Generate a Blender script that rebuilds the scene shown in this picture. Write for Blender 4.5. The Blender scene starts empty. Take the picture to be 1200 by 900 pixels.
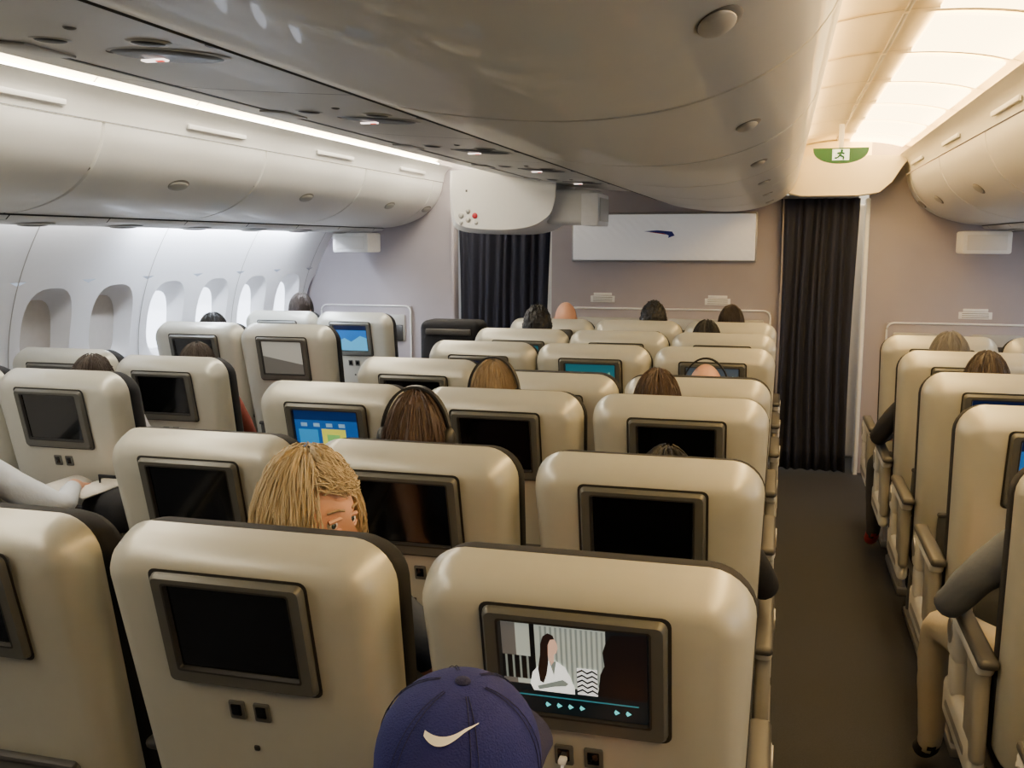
import bpy, bmesh, math, random
from mathutils import Vector, Matrix, noise
random.seed(7)
scene = bpy.context.scene
COL = scene.collection

def lin(c):
    r = []
    for v in c:
        v = v/255.0
        r.append(v/12.92 if v <= 0.04045 else ((v+0.055)/1.055)**2.4)
    return (r[0], r[1], r[2], 1.0)

MATS = {}
def mat(name, rgb, rough=0.5, metal=0.0, emit=0.0, var=0.06, nscale=30.0, bump=0.0, bscale=200.0, coat=0.0, ergb=None, stretch=None):
    if name in MATS: return MATS[name]
    m = bpy.data.materials.new(name); m.use_nodes = True
    nt = m.node_tree; b = nt.nodes['Principled BSDF']
    c = lin(rgb)
    tc = nt.nodes.new('ShaderNodeTexCoord')
    mp = nt.nodes.new('ShaderNodeMapping')
    nt.links.new(tc.outputs['Object'], mp.inputs['Vector'])
    if stretch: mp.inputs['Scale'].default_value = stretch
    n = nt.nodes.new('ShaderNodeTexNoise'); n.inputs['Scale'].default_value = nscale
    nt.links.new(mp.outputs['Vector'], n.inputs['Vector'])
    mx = nt.nodes.new('ShaderNodeMix'); mx.data_type = 'RGBA'
    mx.inputs[6].default_value = tuple(max(0, v*(1-var)) for v in c[:3])+(1,)
    mx.inputs[7].default_value = tuple(min(1, v*(1+var)) for v in c[:3])+(1,)
    nt.links.new(n.outputs['Fac'], mx.inputs[0])
    nt.links.new(mx.outputs[2], b.inputs['Base Color'])
    b.inputs['Roughness'].default_value = rough
    b.inputs['Metallic'].default_value = metal
    b.inputs['Coat Weight'].default_value = coat
    if emit > 0:
        b.inputs['Emission Color'].default_value = lin(ergb or rgb)
        b.inputs['Emission Strength'].default_value = emit
    if bump > 0:
        n2 = nt.nodes.new('ShaderNodeTexNoise'); n2.inputs['Scale'].default_value = bscale
        nt.links.new(mp.outputs['Vector'], n2.inputs['Vector'])
        bp = nt.nodes.new('ShaderNodeBump'); bp.inputs['Strength'].default_value = bump
        bp.inputs['Distance'].default_value = 0.004
        nt.links.new(n2.outputs['Fac'], bp.inputs['Height'])
        nt.links.new(bp.outputs['Normal'], b.inputs['Normal'])
    MATS[name] = m
    return m

class MB:
    def __init__(s): s.v=[]; s.f=[]; s.m=[]; s.mats=[]
    def mi(s, m):
        if m not in s.mats: s.mats.append(m)
        return s.mats.index(m)
    def add(s, vs, fs, m):
        o=len(s.v); k=s.mi(m)
        s.v += [tuple(v) for v in vs]
        for f in fs: s.f.append([i+o for i in f]); s.m.append(k)
    def bm(s, b, m, M=None):
        b.verts.ensure_lookup_table(); b.verts.index_update()
        s.add([(M@v.co if M else v.co) for v in b.verts], [[v.index for v in f.verts] for f in b.faces], m); b.free()
    def rbox(s, c, size, r, m, seg=2, R=None, post=None):
        b=bmesh.new(); bmesh.ops.create_cube(b,size=1)
        for v in b.verts: v.co=Vector((v.co.x*size[0],v.co.y*size[1],v.co.z*size[2]))
        r=min(r,min(size)*0.49)
        if r>0: bmesh.ops.bevel(b,geom=list(b.edges),offset=r,segments=seg,profile=0.5,affect='EDGES')
        M=Matrix.Translation(c)
        if R: M=M@R
        if post:
            for v in b.verts: v.co=post(M@v.co)
            M=None
        s.bm(b,m,M)
    def ell(s, c, rad, m, R=None, seg=20, rings=12):
        b=bmesh.new(); bmesh.ops.create_uvsphere(b,u_segments=seg,v_segments=rings,radius=1)
        M=Matrix.Translation(c)
        if R: M=M@R
        M=M@Matrix.Diagonal((rad[0],rad[1],rad[2],1))
        s.bm(b,m,M)
    def loft(s, rings, m, cap0=False, cap1=False, closed=True):
        n=len(rings[0]); vs=[p for r in rings for p in r]; fs=[]
        for i in range(len(rings)-1):
            for j in range(n if closed else n-1):
                k=(j+1)%n
                fs.append([i*n+j,i*n+k,(i+1)*n+k,(i+1)*n+j])
        if cap0: fs.append(list(range(n))[::-1])
        if cap1: fs.append([(len(rings)-1)*n+j for j in range(n)])
        s.add(vs,fs,m)
    def tube(s, path, r, m, n=8, r2=None):
        path=[Vector(p) for p in path]; rings=[]
        for i,p in enumerate(path):
            t=(path[min(i+1,len(path)-1)]-path[max(i-1,0)]).normalized()
            a=t.cross(Vector((0,0,1)))
            if a.length<0.05: a=t.cross(Vector((1,0,0)))
            a.normalize(); bb=t.cross(a)
            f=i/(len(path)-1); rr=r if r2 is None else r*(1-f)+r2*f
            rings.append([p+a*math.cos(2*math.pi*k/n)*rr+bb*math.sin(2*math.pi*k/n)*rr for k in range(n)])
        s.loft(rings,m,True,True)
    def mesh(s, name, angle=40, flip=True):
        me=bpy.data.meshes.new(name); me.from_pydata(s.v,[],s.f)
        for m in s.mats: me.materials.append(m)
        me.polygons.foreach_set('material_index',s.m)
        if flip:
            b=bmesh.new(); b.from_mesh(me); bmesh.ops.recalc_face_normals(b,faces=b.faces[:]); b.to_mesh(me); b.free()
        me.polygons.foreach_set('use_smooth',[True]*len(me.polygons))
        me.set_sharp_from_angle(angle=math.radians(angle)); me.update()
        return me
    def obj(s, name, loc=(0,0,0), parent=None, angle=40, rot=None):
        return link(name, s.mesh(name,angle), loc, parent, rot)

def link(name, me, loc=(0,0,0), parent=None, rot=None):
    o=bpy.data.objects.new(name,me); COL.objects.link(o); o.location=loc
    if rot: o.rotation_euler=rot
    if parent: o.parent=parent
    return o

def rr(hw, z0, z1, rt, rb, n=6, cx=0):
    P=[]
    def arc(x,z,r,a0):
        for i in range(n+1):
            a=math.radians(a0+90*i/n); P.append((x+r*math.cos(a), z+r*math.sin(a)))
    arc(cx+hw-rb,z0+rb,rb,-90); arc(cx+hw-rt,z1-rt,rt,0); arc(cx-hw+rt,z1-rt,rt,90); arc(cx-hw+rb,z0+rb,rb,180)
    return P

def cr(pts, n=5):
    out=[]
    for i in range(len(pts)-1):
        p0=Vector(pts[max(i-1,0)]);p1=Vector(pts[i]);p2=Vector(pts[i+1]);p3=Vector(pts[min(i+2,len(pts)-1)])
        for k in range(n):
            t=k/n
            out.append(0.5*((2*p1)+(-p0+p2)*t+(2*p0-5*p1+4*p2-p3)*t*t+(-p0+3*p1-3*p2+p3)*t**3))
    out.append(Vector(pts[-1])); return out

# ---------------- materials ----------------
SHELL=mat('seat_shell_champagne',(196,195,182),0.34,0.22,var=0.03,bump=0.05,bscale=600,coat=0.1)
BLACK=mat('black_upholstery',(18,19,25),0.85,bump=0.3,bscale=500)
BEZEL=mat('grey_bezel',(96,96,90),0.4,0.2)
BEZELD=mat('dark_bezel',(45,44,42),0.45)
SCR=mat('screen_off',(7,8,10),0.12,coat=0.3)
ARMW=mat('armrest_plastic',(226,225,218),0.35)
ARMD=mat('armrest_pad',(70,69,68),0.5)
METAL=mat('seat_metal',(160,160,160),0.35,0.6)
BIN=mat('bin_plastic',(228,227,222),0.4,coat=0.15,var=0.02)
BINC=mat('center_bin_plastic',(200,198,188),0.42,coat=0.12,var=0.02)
GROOVE_AND_SHADOW=mat('panel_gap_and_shadow',(46,45,43),0.7)  # gaps between panels, also the painted shadow strip on the centre bins
HANDLE=mat('latch_grey',(165,163,155),0.35,0.2)
HANDLED=mat('latch_shadow_and_dark_trim',(95,92,86),0.5)
CEIL=mat('ceiling_panel',(248,234,198),0.5,var=0.02)
SIDEW=mat('sidewall_panel',(240,240,240),0.5,var=0.02)
WALLF=mat('bulkhead_laminate',(166,159,163),0.55,var=0.04,nscale=8)
CURT=mat('curtain_fabric',(36,38,52),0.9,bump=0.25,bscale=300)
FLOORM=mat('carpet_dark',(47,49,55),0.95,var=0.35,nscale=160,bump=0.6,bscale=350)
WHITE=mat('white_plastic',(240,240,238),0.4)
DAY=mat('daylight_pane',(255,255,255),0.3,emit=5,ergb=(225,236,255))
SHADE=mat('window_shade',(198,192,184),0.6)
LAMP=mat('warm_light_diffuser',(255,236,190),0.4,emit=12,ergb=(255,218,152))
LAMPN=mat('neutral_light_diffuser',(255,250,240),0.4,emit=14,ergb=(255,243,222))

# ---------------- screens ----------------
def emi(name, rgb, s=1.0): return mat(name, rgb, 0.3, emit=s, var=0.0)
BO=.034
SU=(-0.122,0.122); SH=(0.478+BO,0.655+BO)
NS=-0.0705
def seatT(alpha):
    ca,sa=math.cos(alpha),math.sin(alpha)
    return lambda x,n,h: (x, 0.2+n*ca-h*sa, 0.43+n*sa+h*ca)
def poly(mb,T,pts,m,layer):
    mb.add([T(SU[0]+(SU[1]-SU[0])*u, NS-0.0004*layer, SH[0]+(SH[1]-SH[0])*v) for u,v in pts],[list(range(len(pts)))],m)
def screen_mesh(kind, alpha):
    T=seatT(alpha); mb=MB()
    R=lambda a,b,c,d:[(a,b),(c,b),(c,d),(a,d)]
    if kind=='off': poly(mb,T,R(0,0,1,1),SCR,0)
    elif kind=='movie':
        poly(mb,T,R(0,0,1,1),emi('mv_dark',(24,28,30),0.6),0)
        c=emi('mv_curtain',(160,166,154),0.85); c2=emi('mv_curtain2',(122,130,122),0.75)
        poly(mb,T,R(0.0,0.3,0.72,0.98),c,1)
        for i in range(13): poly(mb,T,R(0.27+i*0.035,0.35,0.285+i*0.035,0.97),c2,2)
        poly(mb,T,R(0.0,0.3,0.1,0.98),emi('mv_wall',(96,92,86),0.7),2)
        poly(mb,T,R(0.0,0.36,0.22,0.62),emi('mv_blk',(20,20,20),0.4),3)
        for i in range(4): poly(mb,T,R(0.02+i*0.05,0.36,0.035+i*0.05,0.62),c2,4)
        poly(mb,T,R(0.2,0.3,0.235,0.99),emi('mv_blk',(20,20,20),0.4),3)
        poly(mb,T,[(0.66,0.25),(1,0.25),(1,0.98),(0.76,0.95),(0.72,0.85),(0.70,0.75),(0.71,0.6),(0.68,0.5)],emi('mv_dk2',(26,20,18),0.4),5)
        poly(mb,T,[(0.22,0.22),(0.19,0.32),(0.21,0.45),(0.27,0.56),(0.33,0.60),(0.38,0.60),(0.44,0.54),(0.47,0.44),(0.5,0.32),(0.5,0.22)],emi('mv_robe',(235,235,228),1.1),7)
        poly(mb,T,[(0.24,0.30),(0.33,0.35),(0.42,0.40),(0.46,0.36),(0.44,0.33),(0.36,0.31),(0.25,0.26)],c2,8)
        poly(mb,T,[(0.33,0.60),(0.36,0.44),(0.38,0.60)],c2,8)
        poly(mb,T,[(0.325,0.66),(0.315,0.74),(0.32,0.82),(0.345,0.86),(0.375,0.85),(0.39,0.80),(0.395,0.755),(0.385,0.70),(0.365,0.675),(0.365,0.60),(0.345,0.55),(0.33,0.60)],emi('mv_skin',(205,165,140),0.9),8)
        poly(mb,T,[(0.26,0.36),(0.25,0.5),(0.27,0.66),(0.275,0.78),(0.295,0.87),(0.33,0.91),(0.365,0.89),(0.375,0.85),(0.345,0.84),(0.328,0.78),(0.325,0.68),(0.325,0.58),(0.31,0.45),(0.285,0.34)],emi('mv_hair',(40,26,20),0.5),9)
        w=emi('mv_white',(225,225,220),1.0)
        poly(mb,T,R(0.52,0.25,0.66,0.55),w,6)
        for i in range(5):
            y=0.27+i*0.055
            poly(mb,T,[(0.52,y),(0.555,y+.03),(0.59,y),(0.625,y+.03),(0.66,y),(0.66,y+.022),(0.625,y+.052),(0.59,y+.022),(0.555,y+.052),(0.52,y+.022)],emi('mv_blk',(20,20,20),0.4),7)
        poly(mb,T,R(0,0,1,0.25),emi('mv_bar',(10,22,26),0.6),10)
        t=emi('mv_teal',(90,200,200),1.2)
        poly(mb,T,R(0.06,0.185,0.94,0.2),emi('mv_teal2',(40,110,120),0.9),11)
        for x in (0.1,0.3,0.38,0.46,0.54,0.78,0.86):
            poly(mb,T,[(x,0.07),(x+.03,0.1),(x,0.13),(x-.01,.1)],t,11)
    else:
        base={'blue':(28,92,160),'teal':(30,92,104),'map':(20,80,150),'pic':(60,70,80),'glare':(150,148,138)}[kind]
        poly(mb,T,R(0,0,1,1),emi('scr_'+kind,base,0.75),0)
        if kind=='glare':  # reflection painted as a pale emissive screen with a darker lower band
            poly(mb,T,[(0,0),(1,0),(1,.3),(0,.55)],emi('glare_dark',(92,90,84),0.6),1)
        if kind=='map':
            poly(mb,T,R(0.42,0.1,0.8,0.62),emi('mp_y',(190,190,70),0.9),1)
            poly(mb,T,R(0.5,0.2,0.7,0.5),emi('mp_g',(110,170,90),0.9),2)
            poly(mb,T,R(0.0,0.8,1,1),emi('mp_d',(14,40,90),0.7),1)
            poly(mb,T,R(0.05,0.1,0.36,0.6),emi('mp_b',(40,130,190),0.8),1)
            for i in range(4): poly(mb,T,R(0.1+i*.2,0.66,0.2+i*.2,0.74),emi('mp_w',(120,160,190),0.7),2)
        if kind=='blue':
            poly(mb,T,[(0,0.3),(0.3,0.5),(0.5,0.35),(0.8,0.6),(1,0.5),(1,0),(0,0)],emi('bl_l',(70,150,190),0.8),1)
            poly(mb,T,R(0,0.82,1,1),emi('bl_d',(10,24,60),0.6),1)
        if kind in('teal','pic'):
            poly(mb,T,[(0.1,0.0),(0.15,0.5),(0.3,0.7),(0.45,0.5),(0.55,0.0)],emi('tl_d',(24,34,40),0.5),1)
            poly(mb,T,[(0.5,0.3),(0.7,0.62),(0.9,0.8),(0.95,0.3),(0.7,0.1)],emi('tl_l',(100,150,140),0.7),1)
            poly(mb,T,[(0.62,0.2),(0.66,0.5),(0.74,0.58),(0.8,0.48),(0.84,0.15)],emi('mv_skin',(205,165,140),0.9),2)
    return mb.mesh('screen_'+kind,flip=False)

# ---------------- seat ----------------
HT=.748
def seat_mesh(alpha, arms, front=False):
    T=seatT(alpha); mb=MB()
    def ring(ins,n,h0=-0.06,h1=HT,w=0.289,dt=0):
        P=rr(w-ins,h0+ins,h1-ins-dt,max(0.078-ins,0.012),max(0.05-ins,0.01),7)
        out=[]
        for x,h in P:
            f=max(0,min(1,h/0.65)); f=f*f*(3-2*f)
            k=0.92+0.08*f
            bulge=0.010*max(0,(h-0.52)/0.25) if h>0.52 else 0
            out.append(T(x*k, n+bulge, h+ (0.012*(1-(x/0.29)**2) if h>0.5 else 0)))
        return out
    mb.loft([ring(.2,-.064),ring(.12,-.063),ring(.055,-.060),ring(.034,-.052),ring(.018,-.038),ring(.008,-.020),ring(.003,.004),ring(0,.030),ring(.004,.036)],SHELL,cap0=True)
    mb.loft([ring(.008,.030),ring(.001,.037,dt=.003),ring(-.002,.05,dt=.010),ring(-.001,.085,dt=.022),ring(.010,.11,dt=.03),ring(.035,.13,dt=.03),ring(.1,.14)],BLACK,cap1=True)
    tp=lambda c:Vector(T(c.x,c.y,c.z))
    mb.rbox((0,.14,.58),(.36,.05,.18),.03,BLACK,3,post=tp)
    def br(hw,h0,h1,r,n): return [T(x,n,h) for x,h in rr(hw,h0,h1,r,r,4)]
    o=BO
    mb.loft([br(.153,.442+o,.676+o,.014,-.055),br(.153,.442+o,.676+o,.014,-.072),br(.148,.447+o,.671+o,.011,-.079),br(.128,.472+o,.661+o,.008,-.079),br(.123,.477+o,.656+o,.005,-.0715)],BEZEL)
    mb.loft([br(.129,.471+o,.662+o,.006,-.0796),br(.125,.475+o,.658+o,.005,-.0796),br(.1225,.4775+o,.6555+o,.004,-.0700)],BEZELD)
    mb.loft([br(.160,.435+o,.683+o,.016,-.0645),br(.154,.441+o,.677+o,.014,-.0652)],BEZELD)
    for sx in (-.026,.026):
        mb.rbox((sx,-.0655,.418),(.034,.008,.042),.004,BEZEL,post=tp)
        mb.rbox((sx,-.0700,.421),(.021,.004,.025),.002,SCR,post=tp)
    mb.rbox((.0,-.0652,.33),(.012,.006,.012),.003,BEZELD,post=tp)
    mb.rbox((0,-.075,.11),(.40,.03,.22),.012,BEZEL,post=tp)
    mb.rbox((0,-.083,.225),(.41,.022,.018),.008,ARMD,post=tp)
    mb.rbox((0,.47,.395),(.51,.52,.13),.045,BLACK,3)
    mb.rbox((0,.46,.315),(.50,.44,.05),.015,METAL)
    sides=[]
    if 'L' in arms: sides.append(-1)
    if 'R' in arms: sides.append(1)
    for s in sides:
        x=.299*s
        mb.rbox((x,.37,.650),(.050,.44,.026),.012,ARMD,3)
        mb.rbox((x,.39,.624),(.046,.40,.036),.014,ARMW,3)
        mb.rbox((x,.535,.575),(.054,.11,.13),.024,ARMW,3)
        mb.rbox((x,.53,.47),(.046,.085,.12),.018,ARMW,3)
        b=bmesh.new(); bmesh.ops.create_cone(b,cap_ends=True,segments=20,radius1=.034,radius2=.034,depth=.060)
        mb.bm(b,METAL,Matrix.Translation((x,.535,.592))@Matrix.Rotation(math.pi/2,4,'Y'))
        mb.rbox((x,.27,.50),(.04,.13,.27),.018,HANDLE,3)
        mb.rbox((x,.43,.37),(.044,.42,.12),.022,ARMW,3)
        mb.rbox((x,.43,.365),(.05,.30,.03),.01,METAL,2)
    for sx in (-.2,.2):
        mb.tube([(sx,.30,.31),(sx,.22,.03)],.018,METAL,8)
        mb.tube([(sx,.62,.31),(sx,.70,.03)],.018,METAL,8)
        mb.rbox((sx,.46,.0175),(.05,.56,.035),.008,METAL)
    return mb.mesh('passenger_seat')
SEATC={}; SCRC={}
A0=math.radians(13.5); A1=math.radians(22)
def seat(x,y,scr='off',arms='L',rec=False,zs=1.0):
    a=A1 if rec else A0
    k=(rec,arms)
    if k not in SEATC: SEATC[k]=seat_mesh(a,arms)
    if (rec,scr) not in SCRC: SCRC[(rec,scr)]=screen_mesh(scr,a)
    o=link('passenger_seat',SEATC[k],(x,y,0)); o.scale=(1,1,zs)
    link('seatback_screen',SCRC[(rec,scr)],(0,0,0),o)
    return o

PITCH=.79
rows=[1.525,2.355]+[3.16+PITCH*i for i in range(5)]
C1,C2,C3=-.305,-.915,-1.535
c1=[-.305]*4+[-.295,-.295,-.295]
c2=[-.94,-.932,-.915,-.905,-.885,-.885,-.885]
c3=[-1.57,-1.565,-1.54,-1.51,-1.46,-1.46,-1.46]
scrs={(0,0):'movie',(2,2):'map',(4,0):'pic',(4,1):'teal',(4,2):'blue',(5,2):'teal'}
for i,y in enumerate(rows):
    for j,c in enumerate((c1,c2,c3)):
        seat(c[i],y,scrs.get((i,j),'off'),'LR' if j==0 else 'L',rec=(i==3 and j!=2),zs=1.0 if i<2 else 1.026)
seat(C1,.50,'off','LR')
LB=[(-2.72,3.18,0,1.03),(-3.32,3.22,0,1.03),(-2.74,3.93,0,1.005),(-3.34,3.95,0,1.02),(-2.68,4.96,'glare',1.065),(-3.24,4.96,0,1.065),(-2.93,6.42,'blue',1.035),(-3.50,6.42,'blue',1.035),(-2.76,2.37,0,1)]
for x,y,s,z in LB: seat(x,y,s or 'off','LR' if x>-3.1 else 'L',zs=z)
for i,y in enumerate(rows[:6]):
    seat(.83,y,{1:'off',2:'blue',3:'blue',4:'teal'}.get(i,'off'),'L',zs=1.036)
    seat(1.43,y,'blue' if i==3 else 'off','LR',zs=1.036)

T=seatT(A0); cb=MB(); yb=rows[0]
cb.tube([(C1-.026,yb+T(0,-.072,.41)[1],T(0,0,.41)[2]-.01),(C1-.026,yb-.02+T(0,-.072,.40)[1],.80),(C1-.03,yb+.02,.74),(C1-.035,yb-.03,.60)],.003,WHITE,6)
cb.rbox((C1-.026,yb+T(0,-.079,.415)[1],T(0,-.07,.415)[2]),(.014,.02,.01),.003,WHITE)
cb.obj('charging_cable')

# ---------------- cabin shell ----------------
Y0,Y1=-3.0,7.6
LY0=-1.1
fb=MB(); fb.rbox((-.9,(Y0+10)/2,-.05),(6.2,13,.1),0,FLOORM); fb.obj('floor')
CX=-.9
YS=4.20
def mir(x,side): return x if side<0 else 2*CX-x
prof=lambda z:(-3.70-0.16*math.sin(math.pi*min(z,1.3)/2.0) if z<1.0 else -3.86+0.30*((z-1.0)/0.85)**2)
def sidewall(side):
    mb=MB()
    yy=YS-1.08*7; cells=[]
    while yy<Y1-.01: cells.append(yy); yy+=.54
    px=lambda z:mir(prof(z),side)
    ytop=[cells[0]]+[c+.54 for c in cells]
    for za,zb,n in ((0,.92,8),(1.50,1.86,8)):
        zs=[za+(zb-za)*i/n for i in range(n+1)]
        mb.loft([[ (px(z),y,z) for z in zs] for y in ytop],SIDEW,closed=False)
    for ci,c in enumerate(cells):
        yc=c+.27; zc=1.21; N=40
        outer=[];r1=[];r2=[];r3=[]
        openw = (yc>5.2)
        for i in range(N):
            a=2*math.pi*i/N; ca,sa=math.cos(a),math.sin(a)
            k=1/max(abs(ca)/.27,abs(sa)/.29)
            oy,oz=yc+ca*k,1.21+sa*k
            outer.append((px(oz),oy,oz))
            for lst,ry,rz,d in ((r1,.19,.25,0),(r2,.172,.232,-.02),(r3,.130,.185,-.08)):
                e=3.0; kk=1/((abs(ca)/ry)**e+(abs(sa)/rz)**e)**(1/e)
                z=zc+sa*kk; x=prof(z)
                if d!=0: x=prof(z)*(.5)+prof(zc)*.5+d
                lst.append((mir(x,side),yc+ca*kk,z))
        mb.loft([outer,r1,r2,r3],SIDEW)
        shade = MB()
        shade.add(r3,[list(range(N))],DAY if openw or (side>0 and yc>0) else SHADE)
        shade.obj('window_%d'%(ci+1+(40 if side>0 else 0)))
    for k in range(-6,4):
        y=YS+1.08*k
        if Y0<y<Y1:
            zs=[i*.05 for i in range(38)]
            mb.loft([[(px(z)+(.003 if side<0 else -.003),y-.004,z) for z in zs],[(px(z)+(.003 if side<0 else -.003),y+.004,z) for z in zs]],HANDLE,closed=False)
    mb.obj('wall_left' if side<0 else 'wall_right',angle=30)
sidewall(-1); sidewall(1)
W1=mat('added_fill_tube',(250,252,255),0.4,emit=16,ergb=(244,244,248))  # lamp added under the bins to brighten the sidewalls
W2=mat('added_glare_tube',(250,252,255),0.4,emit=230,ergb=(228,238,255))  # stronger added lamp, imitates window glare on the left sidewall
for side in(-1,1):
    wl=MB()
    wl.tube([(mir(-3.50,side),LY0+.1,1.822),(mir(-3.50,side),4.9,1.822)],.012,W1,8)
    wl.tube([(mir(-3.50,side),4.95,1.822),(mir(-3.50,side),7.0,1.822)],.012,W2 if side<0 else W1,8)
    wl.obj('added_sidewall_fill')

railp=[(-2.56,2.30),(-2.60,2.275),(-2.625,2.24),(-2.635,2.185)]
doorp=cr([(-2.637,2.18),(-2.655,2.10),(-2.72,1.99),(-2.85,1.895),(-3.02,1.84),(-3.15,1.825)],5)
psup=[(-3.15,1.818),(-3.17,1.80),(-3.40,1.785),(-3.46,1.79),(-3.465,1.84)]
def handle(mb,p,nrm,along=Vector((0,1,0)),s=1.0):
    nrm=Vector(nrm).normalized(); up=nrm.cross(along).normalized()
    R=Matrix((along,up,nrm)).transposed().to_4x4()
    mb.ell(p,(.078*s,.036*s,.005),HANDLED,R,28,8)  # dark oval painted in as the crescent shadow of the latch
    mb.ell(Vector(p)+up*(-.004)+nrm*.002,(.074*s,.030*s,.008),HANDLE,R,28,10)
def sidebins(side):
    M=lambda x:mir(x,side)
    base=MB()
    full=[(-2.70,2.17),(-2.72,2.0),(-2.86,1.905),(-3.03,1.85),(-3.16,1.835)]
    base.loft([[(M(x),y,z) for x,z in full] for y in (Y0,Y1)],GROOVE_AND_SHADOW,closed=False)
    base.loft([[(M(x),y,z) for x,z in railp] for y in (Y0,Y1)],BIN,closed=False)
    base.loft([[(M(x),y,z) for x,z in [(-2.645,2.186),(-2.635,2.180)]] for y in (Y0,Y1)],GROOVE_AND_SHADOW,closed=False)
    for y in [Y0+.13+1.3*i for i in range(9)]:
        if y+.9<Y1: base.rbox((M(-2.617),y+.65,2.225),(.012,.5,.022),.004,BIN)
    base.obj('bin_rail')
    ps=MB()
    y=Y0
    while y<Y1-.05:
        ye=min(y+.65,Y1-.002)
        ps.loft([[(M(x),q,z) for x,z in psup] for q in (y+.004,ye-.004)],BIN,closed=False)
        ps.ell((M(-3.32),(y+ye)/2,1.789),(.10,.10,.008),HANDLE)
        ps.ell((M(-3.32),(y+ye)/2,1.783),(.07,.06,.008),HANDLED)
        y+=.65
    ps.loft([[(M(x),q,z+.01) for x,z in psup[:4]] for q in (Y0,Y1)],GROOVE_AND_SHADOW,closed=False)
    ps.loft([[(M(x),q,z) for x,z in ((-3.465,1.84),(-3.60,1.86))] for q in (Y0,Y1)],BIN,closed=False)
    ps.obj('passenger_service_panel')
    e=4.77-1.3*6
    while e<Y1-.1:
        a,b=max(e,Y0)+.005,min(e+1.3,Y1)-.005
        if b>a+.1:
            mb=MB()
            rings=[]
            for q,ins in ((a,.012),(a+.006,0),(b-.006,0),(b,.012)):
                rings.append([(M(x-ins),q,z+ins*.5) for x,z in doorp])
            mb.loft(rings,BIN,closed=False)
            p=doorp[11]; d=(doorp[12]-doorp[10]).normalized(); nr=Vector((d.y,0,-d.x))
            if nr.z>0: nr=-nr
            if side>0: nr.x=-nr.x
            handle(mb,Vector((M(p.x),(a+b)/2,p.y)),nr)
            mb.obj('overhead_bin')
        e+=1.3
sidebins(-1); sidebins(1)

# centre overhead structure
YC=7.3
cb=MB()
lp=cr([(-1.93,2.40),(-1.945,2.26),(-1.90,2.175),(-1.72,2.14),(-1.50,2.11),(-1.2,2.085),(-.93,2.068)],5)
cb.loft([[(x,q,z+.008) for x,z in lp] for q in (Y0,YC)],GROOVE_AND_SHADOW,closed=False)
ys=[Y0]; q=1.28-1.12*4
while q<YC:
    if q>Y0: ys.append(q)
    q+=1.12
ys.append(YC)
for a,b in zip(ys[:-1],ys[1:]):
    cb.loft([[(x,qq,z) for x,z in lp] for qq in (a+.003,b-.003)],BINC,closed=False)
cb.loft([[(x,qq,z) for x,z in ((-.935,2.068),(-.915,2.085),(-.893,2.03))] for qq in (Y0,YC)],GROOVE_AND_SHADOW,closed=False)
cb.tube([(-.893,Y0,2.020),(-.893,YC,2.020)],.008,GROOVE_AND_SHADOW,8)  # dark strip painting in the shadow line along the bin edge
cb.rbox((-1.60,(Y0+YC)/2,2.122),(.012,YC-Y0,.006),0,HANDLED)
SIGN=emi('sign_glow',(255,235,225),3.0); SIGNR=emi('sign_red',(230,60,40),1.5)
LENS=mat('lamp_lens',(30,30,32),0.45,coat=.1)
LX=-1.25
for k in range(-2,6):
    yc=1.86+1.12*k
    if yc>YC-.3: break
    slope=Matrix.Rotation(math.radians(4.8),4,'Y')
    z0=2.089
    cb.ell((LX,yc,z0),(.140,.092,.005),HANDLE,slope,32,8)
    cb.ell((LX,yc,z0-.001),(.129,.082,.008),LENS,slope,32,8)
    cb.rbox((LX-.03,yc,z0-.010),(.055,.022,.004),.002,SIGN)
    cb.rbox((LX-.015,yc-.004,z0-.0125),(.018,.010,.003),.001,SIGNR)
    for dx,dy in ((-.17,-.14),(.06,-.15),(.22,-.15)):
        zz=z0+(-dx)*.085
        cb.ell((LX+dx,yc+dy,zz),(.048,.034,.005),HANDLE,slope,24,8)
        cb.ell((LX+dx,yc+dy,zz-.003),(.036,.025,.005),LENS,slope,24,8)
    for dx,dy in ((-.12,-.02),(-.02,-.27),(.20,.02)):
        cb.ell((LX+dx,yc+dy,z0-dx*.085),(.013,.011,.005),HANDLED,slope,16,8)
    cb.rbox((LX-.33,yc,z0+.026),(.09,.16,.006),.002,HANDLE,R=slope)
cb.obj('center_ceiling_panel',angle=30)
rp=cr([(-.893,2.020),(-.75,1.968),(-.55,1.935),(-.36,1.925),(-.18,1.945),(-.03,2.00),(.06,2.08),(.10,2.18),(.105,2.28),(.07,2.36)],5)
gb=MB(); gb.loft([[(x-.01,qq,z+.012) for x,z in rp] for qq in (Y0,YC-.01)],GROOVE_AND_SHADOW,closed=False); gb.obj('center_bin_frame')
e=.72-1.12*3
while e<YC-.1:
    a,b=max(e,Y0)+.004,min(e+1.12,YC)-.004
    if b>a+.1:
        mb=MB(); rings=[]
        for q,ins in ((a,.012),(a+.007,0),(b-.007,0),(b,.012)):
            rings.append([(x-ins*.4,q,z+ins) for x,z in rp[:-1]])
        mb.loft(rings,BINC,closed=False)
        mb.loft([[(-.893,qq,z) for z in (2.07,2.02)] for qq in (a,b)],BINC,closed=False)
        p=rp[23]; d=(rp[24]-rp[22]).normalized(); nr=Vector((d.y,0,-d.x))
        if nr.z>0: nr=-nr
        handle(mb,Vector((p.x,(a+b)/2+.02,p.y)),nr,s=.85)
        mb.obj('overhead_bin',angle=30)
    e+=1.12
ec=MB(); pts=[tuple(v) for v in lp]+[tuple(v) for v in rp]
ec.add([(x,YC,z) for x,z in pts],[list(range(len(pts)))],BINC); ec.obj('center_bin_end_panel')

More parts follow.
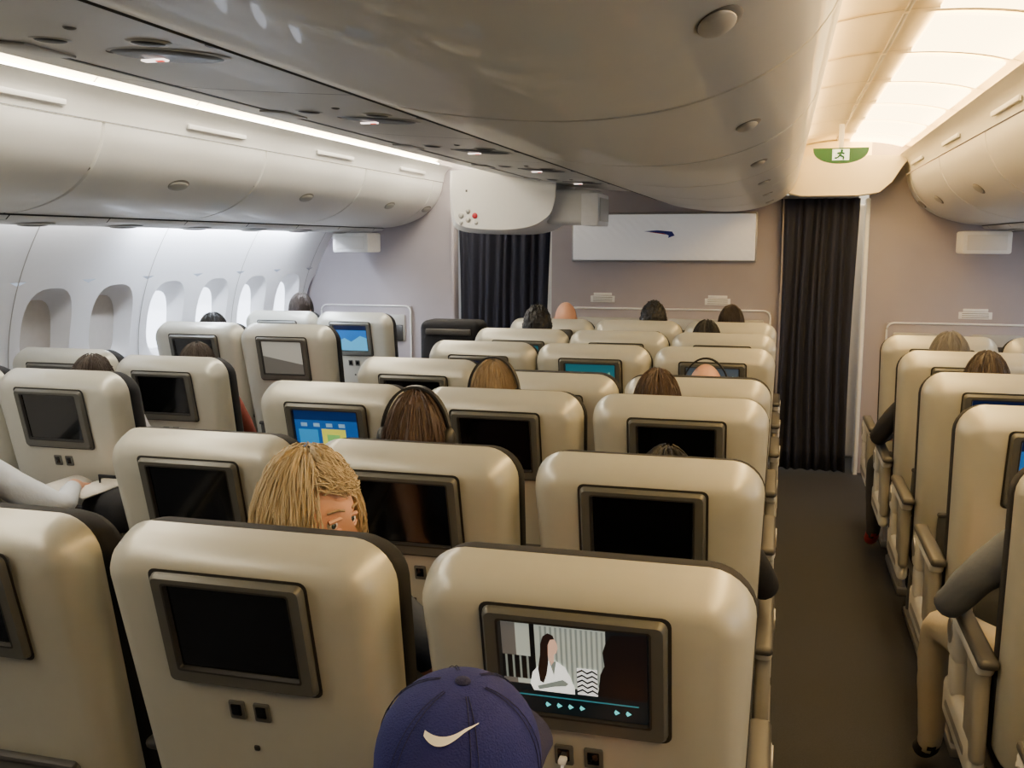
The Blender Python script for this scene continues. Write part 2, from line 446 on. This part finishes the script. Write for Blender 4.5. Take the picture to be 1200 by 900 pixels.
cl=MB()
def arch(x0,x1,z0,h,n=16):
    return [(x0+(x1-x0)*i/n, z0+h*(1-(2*i/n-1)**2)**.5) for i in range(n+1)]
ra=arch(-.02,.92,2.31,.13)
la=arch(-2.72,-1.78,2.30,.12)
for A in (ra,la):
    q=Y0
    while q<Y1-.01:
        qe=min(q+.72,Y1)
        cl.loft([[(x,p,z) for x,z in A] for p in (q+.003,qe-.003)],CEIL,closed=False)
        cl.loft([[(x,p,z-.012) for x,z in A[2:-2]] for p in (qe-.03,qe)],CEIL,closed=False)
        q+=.72
    cl.loft([[(x,p,z+.01) for x,z in A] for p in (Y0,Y1)],HANDLE,closed=False)
cl.rbox((.36,(Y0+Y1)/2,2.434),(.014,Y1-Y0,.012),.003,HANDLE)
cl.rbox((-.9,(Y0+10)/2,2.62),(6.2,13,.04),0,CEIL)
cl.obj('ceiling',angle=30)
lf=MB(); q=Y0
while q<Y1-.5:
    if q>LY0:
        seg=[(x,z-.008) for x,z in ra[8:15]]
        lf.loft([[(x,p,z) for x,z in seg]+[(x,p,z-.010) for x,z in seg[::-1]] for p in (q+.05,q+.66)],LAMP,True,True)
    q+=.72
lf.obj('ceiling_light')
lf=MB(); q=Y0
while q<Y1-.5:
    if q>LY0: lf.rbox((-2.35,q+.36,2.403),(.30,.60,.012),.004,LAMPN)
    q+=.72
lf.obj('ceiling_light')
lf=MB()
COVE=mat('cove_light_tube',(255,236,190),0.4,emit=34,ergb=(255,208,136))
COVN=mat('cove_light_tube_neutral',(255,248,235),0.4,emit=36,ergb=(255,244,224))
lf.tube([(.875,LY0,2.325),(.875,Y1-.05,2.325)],.012,COVE,8)
lf.tube([(.125,LY0,2.36),(.125,Y1-.45,2.36)],.010,COVE,8)
lf.tube([(-2.665,LY0,2.32),(-2.665,Y1-.05,2.32)],.014,COVN,8)
lf.obj('cove_light')

# ---------------- front bulkhead ----------------
wb=MB()
def wallbox(mb,x0,x1,z0,z1,m=WALLF,y=Y1,t=.06): mb.rbox(((x0+x1)/2,y+t/2,(z0+z1)/2),(x1-x0,t,z1-z0),0,m)
wallbox(wb,-3.95,-2.55,0,2.6)
wallbox(wb,-2.55,-1.74,1.95,2.6)
wallbox(wb,-1.74,.02,0,2.6)
wallbox(wb,.02,.60,2.06,2.6,CEIL)
wallbox(wb,.60,2.15,0,2.6)
wb.obj('wall_front')
bb=MB(); bb.rbox((-.9,Y0-.03,1.3),(6.2,.06,2.6),0,WALLF); bb.obj('wall_back')
gl=MB(); gl.rbox((-.9,9.6,1.3),(6.2,.06,2.6),0,WHITE)
gl.rbox((.62,8.6,1.0),(.5,.9,2.0),.02,WHITE); gl.rbox((.36,8.55,1.3),(.02,.7,.5),.01,METAL); gl.rbox((.36,8.55,.55),(.02,.7,.7),.01,HANDLE)
gl.obj('galley_unit')
gq=MB(); gq.rbox((.2,8.6,2.52),(.6,.9,.03),.01,LAMPN); gq.obj('galley_light')
hd=MB()
hp=[(.10,2.30),(.06,2.20),(.03,2.12),(.04,2.05),(.12,2.03),(.5,2.03),(.64,2.05),(.72,2.12),(.78,2.22),(.84,2.30)]
hd.loft([[(x,Y1-.28,z) for x,z in hp],[(x,Y1-.02,z) for x,z in hp]],CEIL,True,True,closed=True)
hd.obj('doorway_header')
jb=MB(); jb.rbox((.590,Y1,1.0),(.03,.14,2.04),.01,WHITE,2); jb.rbox((-2.545,Y1,1.0),(.03,.12,1.95),.01,WALLF); jb.rbox((.012,Y1,1.0),(.03,.12,2.04),.01,WALLF); jb.obj('trim_1')

def curtain(x0,x1,z0,z1,y,folds,seedv):
    mb=MB(); n=int(folds*14); rows_=[]
    for j in range(13):
        f=j/12; z=z1+(z0-z1)*f; r=[]
        for i in range(n+1):
            u=i/n
            w=math.sin(u*folds*2*math.pi+seedv+.5*math.sin(u*9+f*1.5)+.8*math.sin(u*23))
            amp=.016+.014*f
            sh=.012*math.sin(3*f+u*7)
            r.append((x0+(x1-x0)*u*(1-.05*math.sin(f*3))+sh,y+amp*w+.008*math.sin(u*31+f*4),z))
        rows_.append(r)
    mb.loft(rows_,CURT,closed=False)
    mb.rbox(((x0+x1)/2,y,z1+.012),(x1-x0,.03,.025),.005,METAL)
    o=mb.obj('curtain',angle=80)
    s=o.modifiers.new('s','SOLIDIFY'); s.thickness=.004
curtain(-.01,.525,.02,2.02,Y1-.07,8,0)
curtain(-2.52,-1.76,.02,1.93,Y1+.02,10,1)

PANEL=mat('panel_white_pattern',(244,244,244),0.4,var=.03)
nt=PANEL.node_tree; b=nt.nodes['Principled BSDF']
wv=nt.nodes.new('ShaderNodeTexWave'); wv.inputs['Scale'].default_value=9; wv.inputs['Distortion'].default_value=3; wv.bands_direction='DIAGONAL'
tc=nt.nodes.new('ShaderNodeTexCoord'); nt.links.new(tc.outputs['Object'],wv.inputs['Vector'])
bp=nt.nodes.new('ShaderNodeBump'); bp.inputs['Strength'].default_value=.12; bp.inputs['Distance'].default_value=.01
nt.links.new(wv.outputs['Fac'],bp.inputs['Height']); nt.links.new(bp.outputs['Normal'],b.inputs['Normal'])
b.inputs['Emission Color'].default_value=(1,1,1,1); b.inputs['Emission Strength'].default_value=.15  # glow put into the unlit panel to whiten it; not a lamp
pb=MB()
pb.rbox((-.875,Y1-.015,1.745),(1.40,.03,.37),.006,METAL)
pb.rbox((-.875,Y1-.028,1.745),(1.375,.02,.345),.006,PANEL)
BL=mat('ribbon_blue',(30,40,140),0.4); RD=mat('ribbon_red',(170,30,45),0.4)
sx,sz,yy=-.86,1.77,Y1-.0395
pb.add([(sx-.16,yy,sz+.02),(sx-.05,yy,sz+.028),(sx+.06,yy,sz+.018),(sx+.08,yy,sz-.012),(sx+.03,yy,sz-.03),(sx+.035,yy,sz-.012),(sx+.0,yy,sz+.004),(sx-.07,yy,sz+.012)],[list(range(8))],BL)
pb.add([(sx-.12,yy-.0005,sz+.014),(sx-.06,yy-.0005,sz+.006),(sx-.02,yy-.0005,sz+.000),(sx+.02,yy-.0005,sz-.006),(sx+.0,yy-.0005,sz+.004),(sx-.07,yy-.0005,sz+.012)],[list(range(6))],RD)
pb.obj('bulkhead_sign_panel')

def console(x0,x1,zt):
    mb=MB(); y=Y1-.03
    mb.rbox(((x0+x1)/2,Y1-.015,(zt+.35)/2),(x1-x0,.03,zt-.35),.01,WALLF)
    P=rr((x1-x0)/2,.45,zt,.05,.05,5,(x0+x1)/2); P.append(P[0])
    mb.tube([(x,y-.004,z) for x,z in P],.007,WHITE,8)
    n=2
    for i in range(n):
        cx=x0+(x1-x0)*(i+.5)/n
        mb.rbox((cx,y-.012,zt-.18),((x1-x0)/n-.09,.02,.22),.012,HANDLE)
        mb.rbox((cx,y-.024,zt-.22),((x1-x0)/n-.12,.012,.13),.006,BEZELD)
    mb.obj('bulkhead_console')
console(-3.72,-2.92,1.19); console(-1.66,-.06,1.20); console(.76,1.80,1.13)
def label(x,z,w=.19):
    mb=MB(); y=Y1
    mb.rbox((x,y-.003,z),(w,.006,.05),.002,WHITE); mb.rbox((x,y-.003,z+.038),(w*.75,.006,.02),.002,WHITE)
    for k in range(3): mb.rbox((x,y-.0065,z-.014+.014*k),(w*.8,.002,.004),0,HANDLED)
    mb.obj('bulkhead_placard')
label(-1.33,1.27); label(-.45,1.26); label(1.35,1.19,.22)

hs=MB()
hpx=[(-2.25,2.20),(-2.255,2.05),(-2.245,1.88),(-2.20,1.795),(-2.0,1.765),(-1.74,1.775),(-1.60,1.83),(-1.53,1.93),(-1.50,2.24)]
hpx=[tuple(v) for v in cr(hpx,4)]
hs.loft([[(x+.03,6.60,z+.03 if z<2.1 else z) for x,z in hpx],[(x,6.64,z) for x,z in hpx],[(x,7.2,z) for x,z in hpx],[(x+.02,7.25,z) for x,z in hpx]],BIN,True,True)
hs.rbox((-1.42,6.95,1.95),(.34,.50,.24),.04,BIN,3)
hs.rbox((-1.27,6.90,1.93),(.12,.42,.22),.01,WHITE,2)
hs.rbox((-1.205,6.90,1.93),(.006,.34,.16),.002,BINC,2)
for i,(dx,dz,r) in enumerate(((-.10,.0,.020),(-.05,.03,.017),(-.0,.0,.020),(-.05,-.03,.018),(-.10,-.05,.013),(.01,-.05,.014))):
    hs.ell((-2.06+dx,6.597,1.89+dz),(r,.006,r),RD if i in(2,) else HANDLE,None,16,8)
hs.rbox((-2.12,6.597,2.06),(.012,.008,.016),.002,HANDLED)
hs.obj('ceiling_monitor_housing')
for x in (-3.22,1.30):
    mb=MB(); mb.rbox((x,7.2,1.705),(.30,.26,.15),.015,WHITE,2); mb.rbox((x,7.068,1.705),(.24,.006,.10),.003,BIN); mb.obj('bin_end_box')

ex=MB(); GREEN=emi('exit_green',(0,84,36),.12); EXW=emi('exit_white',(235,255,240),.9)
def half(w,h,y,cx,cz,n=20): return [(cx-w+2*w*i/n,y,cz) for i in (0,n)]+[(cx+w*math.cos(math.pi*i/n),y,cz-h*abs(math.sin(math.pi*i/n))**.8) for i in range(1,n)]
ey,exx,ez=6.55,.335,2.285
front=half(.165,.095,ey-.012,exx,ez); back=half(.165,.095,ey+.012,exx,ez)
ex.loft([back,front],GREEN,True,True)
f2=half(.160,.090,ey-.0135,exx,ez-.003); ex.add(f2,[list(range(len(f2)))],GREEN)
ex.add([(exx-.05,ey-.0145,ez-.008),(exx+.05,ey-.0145,ez-.008),(exx+.05,ey-.0145,ez-.075),(exx-.05,ey-.0145,ez-.075)],[[0,1,2,3]],EXW)
def st(p,q,r=.006): ex.tube([(exx+p[0],ey-.017,ez+p[1]),(exx+q[0],ey-.017,ez+q[1])],r,GREEN,6)
st((.0,-.026),(-.005,-.045),.009); st((-.005,-.045),(.018,-.055)); st((.018,-.055),(.014,-.072)); st((-.005,-.045),(-.02,-.06)); st((-.02,-.06),(-.035,-.062)); st((0,-.028),(.022,-.036)); st((0,-.028),(-.022,-.034))
ex.ell((exx+.006,ey-.017,ez-.017),(.008,.003,.008),GREEN,None,12,8)
ex.rbox((exx,ey,ez+.07),(.03,.02,.15),.005,WHITE)
ex.obj('exit_sign')

# ---------------- people ----------------
SKINL=mat('skin_light',(220,166,138),0.5,var=.08,nscale=12)
SKIND=mat('skin_dark',(96,62,46),0.5,var=.08,nscale=12)
EYEW=mat('eye_white',(235,230,225),0.2); IRIS=mat('iris',(60,80,90),0.2); PUP=mat('pupil',(10,10,10),.2); LIP=mat('lip',(180,100,92),.45)
def hairmat(name,rgb): return mat(name,rgb,.55,var=.4,nscale=60,bump=.8,bscale=90,stretch=(1,1,.15))
H_BLOND=hairmat('hair_blonde',(204,184,146)); H_BROWN=hairmat('hair_brown',(54,43,36)); H_AUB=hairmat('hair_auburn',(82,62,46))
H_BLACK=hairmat('hair_black',(14,12,12)); H_GREY=hairmat('hair_grey',(104,102,102)); H_LB=hairmat('hair_lightbrown',(150,128,96))
H_BOB=hairmat('hair_darkbrown',(74,54,42))

def body_mesh(variant):
    V=[];E=[];Rd=[];L=[]
    def v(p,r,par=None,lab=None):
        V.append(p);Rd.append(r)
        if par is not None: E.append((par,len(V)-1)); L.append((par,len(V)-1,lab))
        return len(V)-1
    pel=v((0,.40,.575),.125)
    bel=v((0,.36,.70),.115,pel,0); che=v((0,.31,.86),.125,bel,0); uch=v((0,.28,.97),.09,che,0)
    nk=v((0,.27,1.035),.052,uch,0); nt_=v((0,.275,1.10),.046,nk,2)
    for s in (-1,1):
        out=(variant in 'BD' and s>0) or (variant=='C' and s<0)
        sh=v((.15*s,.28,.955),.065,uch,0)
        if variant=='D' and s>0:
            m1=v((.25*s,.34,.87),.058,sh,0); el=v((.34*s,.44,.78),.052,m1,3); wr=v((.24*s,.62,.80),.034,el,3); pa=v((.20*s,.68,.79),.032,wr,2)
        elif out:
            m1=v((.245*s,.32,.85),.052,sh,0); el=v((.305*s,.39,.735),.045,m1,3); wr=v((.23*s,.60,.715),.030,el,3); pa=v((.20*s,.66,.70),.03,wr,2)
        else:
            m1=v((.205*s,.31,.84),.050,sh,0); el=v((.225*s,.37,.73),.042,m1,3); wr=v((.13*s,.57,.68),.029,el,3); pa=v((.10*s,.63,.665),.03,wr,2)
        bx=V[pa]
        for k,(dx,ln) in enumerate(((-.03,.055),(-.011,.068),(.009,.064),(.028,.05))):
            f1=v((bx[0]+dx,bx[1]+.035,bx[2]),.0095,pa,2); f2=v((bx[0]+dx*1.15,bx[1]+.035+ln*.5,bx[2]-.006),.0085,f1,2); v((bx[0]+dx*1.15,bx[1]+.035+ln,bx[2]-.028),.007,f2,2)
        t1=v((bx[0]-.036*s,bx[1]-.005,bx[2]-.004),.011,pa,2); v((bx[0]-.052*s,bx[1]+.03,bx[2]-.012),.008,t1,2)
        kx=.25 if (variant=='C' and s<0) else .12
        hp=v((.095*s,.44,.545),.085,pel,1); kn=v((kx*s,.79,.545),.066,hp,1); cf=v((kx*1.02*s,.82,.36),.054,kn,1); an=v((kx*1.02*s,.82,.12),.038,cf,1)
        to=v((kx*1.04*s,.94,.045),.036,an,4)
    me=bpy.data.meshes.new('b'); me.from_pydata(V,E,[])
    o=bpy.data.objects.new('b',me); COL.objects.link(o)
    o.modifiers.new('k','SKIN')
    for i,d in enumerate(me.skin_vertices[0].data): d.radius=(Rd[i],Rd[i]); d.use_root=(i==0)
    for i in (1,2,3):
        me.skin_vertices[0].data[i].radius=(Rd[i]*1.25,Rd[i]*.85)
    sb=o.modifiers.new('s','SUBSURF'); sb.levels=2; sb.render_levels=2
    dg=bpy.context.evaluated_depsgraph_get(); dg.update()
    nm=bpy.data.meshes.new_from_object(o.evaluated_get(dg))
    bpy.data.objects.remove(o)
    Vs=[Vector(p) for p in V]
    nm.materials.clear()
    for _ in range(5): nm.materials.append(BLACK)
    for p in nm.polygons:
        c=p.center; best=9;lab=0
        for a,b_,l in L:
            ab=Vs[b_]-Vs[a]; t=max(0,min(1,(c-Vs[a]).dot(ab)/ab.length_squared))
            d=(c-Vs[a]-ab*t).length/( Rd[a]*(1-t)+Rd[b_]*t)
            if d<best: best=d;lab=l
        p.material_index=lab; p.use_smooth=True
    for vtx in nm.vertices:
        if vtx.co.z<1.0:
            n_=noise.noise(vtx.co*22)*.0035
            vtx.co+=vtx.normal*n_
    return nm
BODY={}
def sm(x,a,b):
    t=max(0,min(1,(x-a)/(b-a))); return t*t*(3-2*t)
def headpt(d):
    x,y,z=d
    px_,py,pz=x*.074,y*.095,z*.118
    if z<0:
        px_*=1-.28*(-z)**1.3; 
        if y>0: py*=1-.10*(-z)
        else: py*=1-.30*(-z)
    g=lambda cx,cz,sx,sz:math.exp(-((x-cx)/sx)**2-((z-cz)/sz)**2) if y>0 else 0
    py+=.024*g(0,-.22,.12,.10)+.014*g(0,-.08,.09,.16)-.010*(g(.38,.0,.17,.11)+g(-.38,.0,.17,.11))+.005*g(0,-.52,.25,.10)+.008*g(0,-.85,.3,.15)+.004*g(0,.22,.5,.10)
    return Vector((px_,py,pz))
def head(name,skin,hair,style,loc,yaw,parent,detail=False,tilt=0):
    mb=MB(); b=bmesh.new(); bmesh.ops.create_uvsphere(b,u_segments=48,v_segments=36,radius=1)
    for v in b.verts: v.co=headpt(v.co)
    mb.bm(b,skin)
    for s in (-1,1):
        mb.ell((.029*s,.0735,.0),(.0135,.0135,.0125),EYEW,None,16,12)
        mb.ell((.029*s+(.004 if detail else 0),.0845,.0),(.0065,.0035,.0065),IRIS,None,14,8)
        mb.ell((.029*s+(.004 if detail else 0),.0872,.0),(.003,.0015,.003),PUP,None,10,6)
        mb.tube([(.014*s,.087,.011),(.028*s,.0885,.0115),(.043*s,.080,.007)],.005,skin,6)
        mb.tube([(.014*s,.087,-.011),(.028*s,.087,-.0125),(.043*s,.079,-.008)],.004,skin,6)
        mb.tube([(.012*s,.0935,.026),(.028*s,.093,.031),(.047*s,.080,.026)],.003,H_LB if detail else (hair if hair else skin),6,.002)
        mb.ell((.0755*s,-.002,-.012),(.008,.019,.031),skin,Matrix.Rotation(.25*s,4,'Z'),14,10)
    mb.ell((0,.092,-.060),(.024,.008,.0045),LIP,None,16,8); mb.ell((0,.091,-.067),(.020,.008,.005),LIP,None,16,8)
    mb.tube([(0,-.015,-.07),(0,-.02,-.15)],.050,skin,14)
    if style!='bald':
        b=bmesh.new(); bmesh.ops.create_uvsphere(b,u_segments=72,v_segments=52,radius=1)
        for v in b.verts:
            d=v.co.copy(); x,y,z=d
            face=sm(y,.25,.5)*(1-sm(z,.42+.1*x,.62+.1*x))
            low=1-sm(z,-.45,-.25)
            if style=='bob': low=1-sm(z,-.98,-.9); face=sm(y,.38,.6)*(1-sm(z,.40+.25*x,.60+.25*x))
            hide=max(face,low)
            n=noise.noise(d*3.0)*.05+noise.noise(Vector((x*14,y*14,z*3)))*.035
            k=1.10+n
            if style=='afro': k=1.20+noise.noise(d*9)*.08+noise.noise(d*24)*.08
            if style=='bob' : k=1.14+n+.10*(1-sm(z,-.2,.5))
            p=headpt(d)
            if style=='bob' and z<0: p=Vector((x*.074,y*.095,z*.118))
            v.co=p*(k*(1-hide)+.88*hide)
        mb.bm(b,hair)
        ns=1500 if detail else 220
        if style in('short','bob'):
            for i in range(ns):
                az=random.uniform(0,2*math.pi); 
                ff=math.cos(az-math.pi/2)
                e0=random.uniform(.45,1.5)
                e1=-.75 if style=='bob' else -.15
                sweep=.22*math.sin(i)
                if ff>.60:
                    e1=.58+random.uniform(-.12,.06); sweep=.55
                e1+=random.uniform(-.14,.14)
                path=[]
                off=random.uniform(1.10,1.19 if not detail else 1.25)
                ph=random.uniform(0,6.3)
                for k in range(8):
                    t=k/7
                    e=e0+(e1-e0)*t; aa=az+sweep*t+(.07*math.sin(t*6+ph) if detail else 0)
                    d=Vector((math.cos(e)*math.cos(aa),math.cos(e)*math.sin(aa),math.sin(e)))
                    w=1+ (.12*(1-sm(d.z,-.2,.5)) if style=='bob' else 0) + (.03*math.sin(t*7+ph) if detail else 0)
                    path.append(Vector((d.x*.074,d.y*.095,d.z*.118))*off*w)
                mb.tube(path,.0015 if detail else .0020,hair,4,.0007)
    o=mb.obj(name,loc,parent,rot=(tilt,0,yaw))
    return o
def headphones(parent,col=BLACK):
    mb=MB()
    P=[(.095*math.cos(a),0,.005+.135*math.sin(a)) for a in [math.pi*i/24 for i in range(25)]]
    rings=[]
    for (x,y,z) in P:
        rings.append([(x,-.013,z),(x,.013,z),(x*1.06,.013,z*1.05),(x*1.06,-.013,z*1.05)])
    mb.loft(rings,col,True,True)
    for s in(-1,1): mb.ell((.092*s,0,-.005),(.022,.032,.038),col,None,18,12)
    mb.obj('headphones',(0,0,0),parent)

def person(sx,sy,hx,hy,htop,hair,style,skin=SKINL,shirt=(40,44,56),trou=(40,40,46),var='A',sleeve='long',yaw=0,detail=False,phones=False,name='seated_passenger',tilt=0,drop=0,shoe=None,hs_=1.0):
    if var not in BODY: BODY[var]=body_mesh(var)
    o=link(name,BODY[var],(sx,sy,drop))
    S=mat('shirt_%d_%d_%d'%shirt,shirt,.85,bump=.3,bscale=60); Tm=mat('trousers_%d_%d_%d'%trou,trou,.9,bump=.3,bscale=60)
    for i,m in enumerate((S,Tm,skin,S if sleeve=='long' else skin,shoe or BLACK)):
        o.material_slots[i].link='OBJECT'; o.material_slots[i].material=m
    zc=htop-.118*hs_*(1.24 if style=='afro' else 1.14 if style!='bald' else 1.0)-drop
    zc=max(1.01,min(1.22,zc)) if name=='seated_passenger' else zc
    h=head('head',skin,hair,style,(hx-sx,hy-sy,zc),yaw,o,detail,tilt)
    h.scale=(hs_,hs_,hs_)
    if phones: headphones(h,phones if phones is not True else BLACK)
    return o,h
R=rows
RED=mat('red_shoe',(170,30,30),.5)
person(C2,R[0],-.955,1.86,1.265,H_BLOND,'bob',shirt=(60,70,90),var='B',sleeve='short',yaw=math.radians(-102),detail=True,hs_=1.08,tilt=0)
person(C2-.08,R[1],-1.03,2.70,1.270,H_BOB,'bob',shirt=(70,50,60),phones=BEZELD,yaw=.1,hs_=1.06)
person(C2-.08,R[2],-1.01,3.46,1.275,H_LB,'short',shirt=(160,160,170),phones=BEZELD)
person(C1-.08,R[2],-.41,3.50,1.255,H_AUB,'short',shirt=(60,60,80),yaw=.3)
person(C1,R[3],-.29,4.22,1.19,H_GREY,'bald',shirt=(90,80,80),phones=True)
person(C1,R[1],C1+.02,2.68,1.05,H_BLACK,'short',SKINL,(30,32,40),var='B',sleeve='long')
person(c3[5],R[5],-1.42,5.82,1.335,H_BLACK,'afro',SKIND,(70,60,60))
person(c3[6],R[6],-1.41,6.60,1.30,H_GREY,'bald',SKINL,(120,110,110))
person(c2[6],R[6],-.81,6.60,1.325,H_BLACK,'afro',SKIND,(60,60,70))
person(c1[6],R[6],-.30,6.60,1.30,H_BROWN,'short',SKINL,(50,50,60))
person(c1[5],R[5],-.40,5.78,1.26,H_BLACK,'short',SKIND,(50,60,80))
person(.80,R[4],.79,5.02,1.285,H_GREY,'short',SKINL,(34,34,38),(60,58,56),'C',shoe=RED,hs_=1.12)
person(.83,R[3],.81,4.24,1.275,H_BROWN,'bob',SKINL,(60,60,64),(50,48,46))
person(.77,R[1],.84,2.66,1.18,H_GREY,'short',SKINL,(92,98,108),(176,166,144),'C','long')
person(-3.50,6.42,-3.44,6.66,1.335,H_BROWN,'short',SKINL,(60,60,60))
person(-3.24,4.96,-3.32,5.28,1.285,H_BLACK,'short',SKIND,(90,50,50))
person(-2.72,3.18,-2.77,3.48,1.24,H_BROWN,'short',SKINL,(180,180,185))
person(-2.74,3.93,-2.77,4.25,1.215,H_BROWN,'short',SKINL,(130,60,50))
person(-2.74,2.37,-2.78,2.66,1.22,H_GREY,'short',SKINL,(205,212,222),(30,30,36),'D','long')

# child with cap
o,h=person(C1-.07,.72,-.385,1.12,1.02,H_BROWN,'bald',shirt=(28,36,96),name='child_passenger',drop=0)
h.location=(-.375-(C1-.07),1.12-.72,1.030)
CAPM=mat('cap_navy',(22,29,104),.85,var=.12,bump=.5,bscale=400); CAPD=mat('cap_brim_navy',(14,19,66),.8,bump=.4,bscale=400)
cp=MB(); N=48; rings=[]
for j in range(16):
    e=(j/15*math.pi/2*.995) 
    r=[]
    for i in range(N):
        a=2*math.pi*i/N
        cr_=math.cos(e)**.85
        seam=1-.018*max(0,1-abs(((a*6/(2*math.pi))+.5)%1-.5)*14)*math.cos(e)
        yb=.114 if math.sin(a)>0 else .116
        r.append((.106*cr_*math.cos(a)*seam,yb*cr_*math.sin(a)*seam,.02+.108*math.sin(e)-(.045 if j==0 else 0)))
    rings.append(r)
cp.loft(rings,CAPM,False,True)
cp.ell((0,0,.129),(.010,.010,.005),CAPD,None,12,8)
for k in range(6):
    a0=2*math.pi*k/6
    for off in (-.05,.05):
        cp.tube([(.1075*math.cos(e)**.85*math.cos(a0+off),.1165*math.cos(e)**.85*math.sin(a0+off),.021+.108*math.sin(e)) for e in [i*.15 for i in range(10)]],.0007,CAPD,4)
br=[]
for i in range(25):
    a=math.pi*(.06+.88*i/24)
    ix,iy=.105*math.cos(a),.112*math.sin(a)
    ox,oy=.098*math.cos(a),.105+.085*math.sin(a)**.7
    br.append([(ix,iy,.012),((ix+ox)/2,(iy+oy)/2,.012-.010*abs(math.cos(a))**2),(ox,oy,.002-.018*abs(math.cos(a))**2)])
cp.loft(br,CAPD,closed=False)
cp.loft([[(x,y,z-.004) for x,y,z in r] for r in br],CAPD,closed=False)
cp.loft([[(r[2][0],r[2][1],r[2][2]) for r in br],[(r[2][0],r[2][1],r[2][2]-.004) for r in br]],CAPD,closed=False)
sw_t=[];sw_b=[]
for i in range(17):
    t=i/16
    u=-.030+.066*t
    top=.0+.010*(t**1.5)-.007*math.sin(math.pi*min(1,t*1.3))*.6
    th=.008*math.sin(math.pi*min(1,.12+.88*t))**1.0*(1-t)**.8+.0006
    sw_t.append((u,top+th*.3)); sw_b.append((u,top-th))
def oncap(u,w):
    zz=.101+w
    e=math.asin(min(.99,(zz-.02)/.108)); k=math.cos(e)**.85*1.03
    az=-math.pi/2+.12+u/(.110*k)
    return (.106*k*math.cos(az),.116*k*math.sin(az),zz+.002)
cp.loft([[oncap(*p) for p in sw_t],[oncap(*p) for p in sw_b]],WHITE,closed=False)
cap=cp.obj('baseball_cap',(0,-.006,0),h)
cap.rotation_euler=(math.radians(4),math.radians(5),0)

mg=MB(); PAPER=mat('paper',(225,222,214),.6,var=.15,nscale=25)
for s in(-1,1):
    mg.loft([[( -2.57+s*(.01+.13*i/6),3.08+dy,.775+.02*math.sin(i/6*math.pi)*1.0) for i in range(7)] for dy in(-.12,.12)],PAPER,closed=False)
o=mg.obj('magazine'); so=o.modifiers.new('s','SOLIDIFY'); so.thickness=.006
bg=MB(); bg.rbox((-2.42,3.12,.69),(.22,.20,.16),.07,BLACK,4); bg.tube([(-2.48,3.12,.76),(-2.48,3.12,.82),(-2.38,3.12,.82),(-2.38,3.12,.76)],.008,BLACK,8); bg.obj('handbag')
sc=MB(); sc.rbox((-1.99,5.92,.63),(.40,.22,1.18),.05,BLACK,4); sc.rbox((-1.99,5.80,1.15),(.30,.02,.04),.01,ARMD,2)  # suitcase shape added as stand-in for a black headrest top
for sx in(-.15,.15): sc.ell((-1.99+sx,5.92,.035),(.02,.035,.035),ARMD)
sc.obj('black_headrest_stand_in')

# ---------------- world & camera ----------------
w=bpy.data.worlds.new('World'); scene.world=w; w.use_nodes=True
w.node_tree.nodes['Background'].inputs['Color'].default_value=(.75,.85,1,1)
w.node_tree.nodes['Background'].inputs['Strength'].default_value=.8
cam=bpy.data.cameras.new('Camera'); cam.sensor_width=36; cam.lens=1150/1200*36; cam.clip_start=.02
co=bpy.data.objects.new('Camera',cam); COL.objects.link(co)
co.location=(0,0,1.7); co.rotation_euler=(math.radians(90-8.16),0,math.radians(15.2))
scene.camera=co
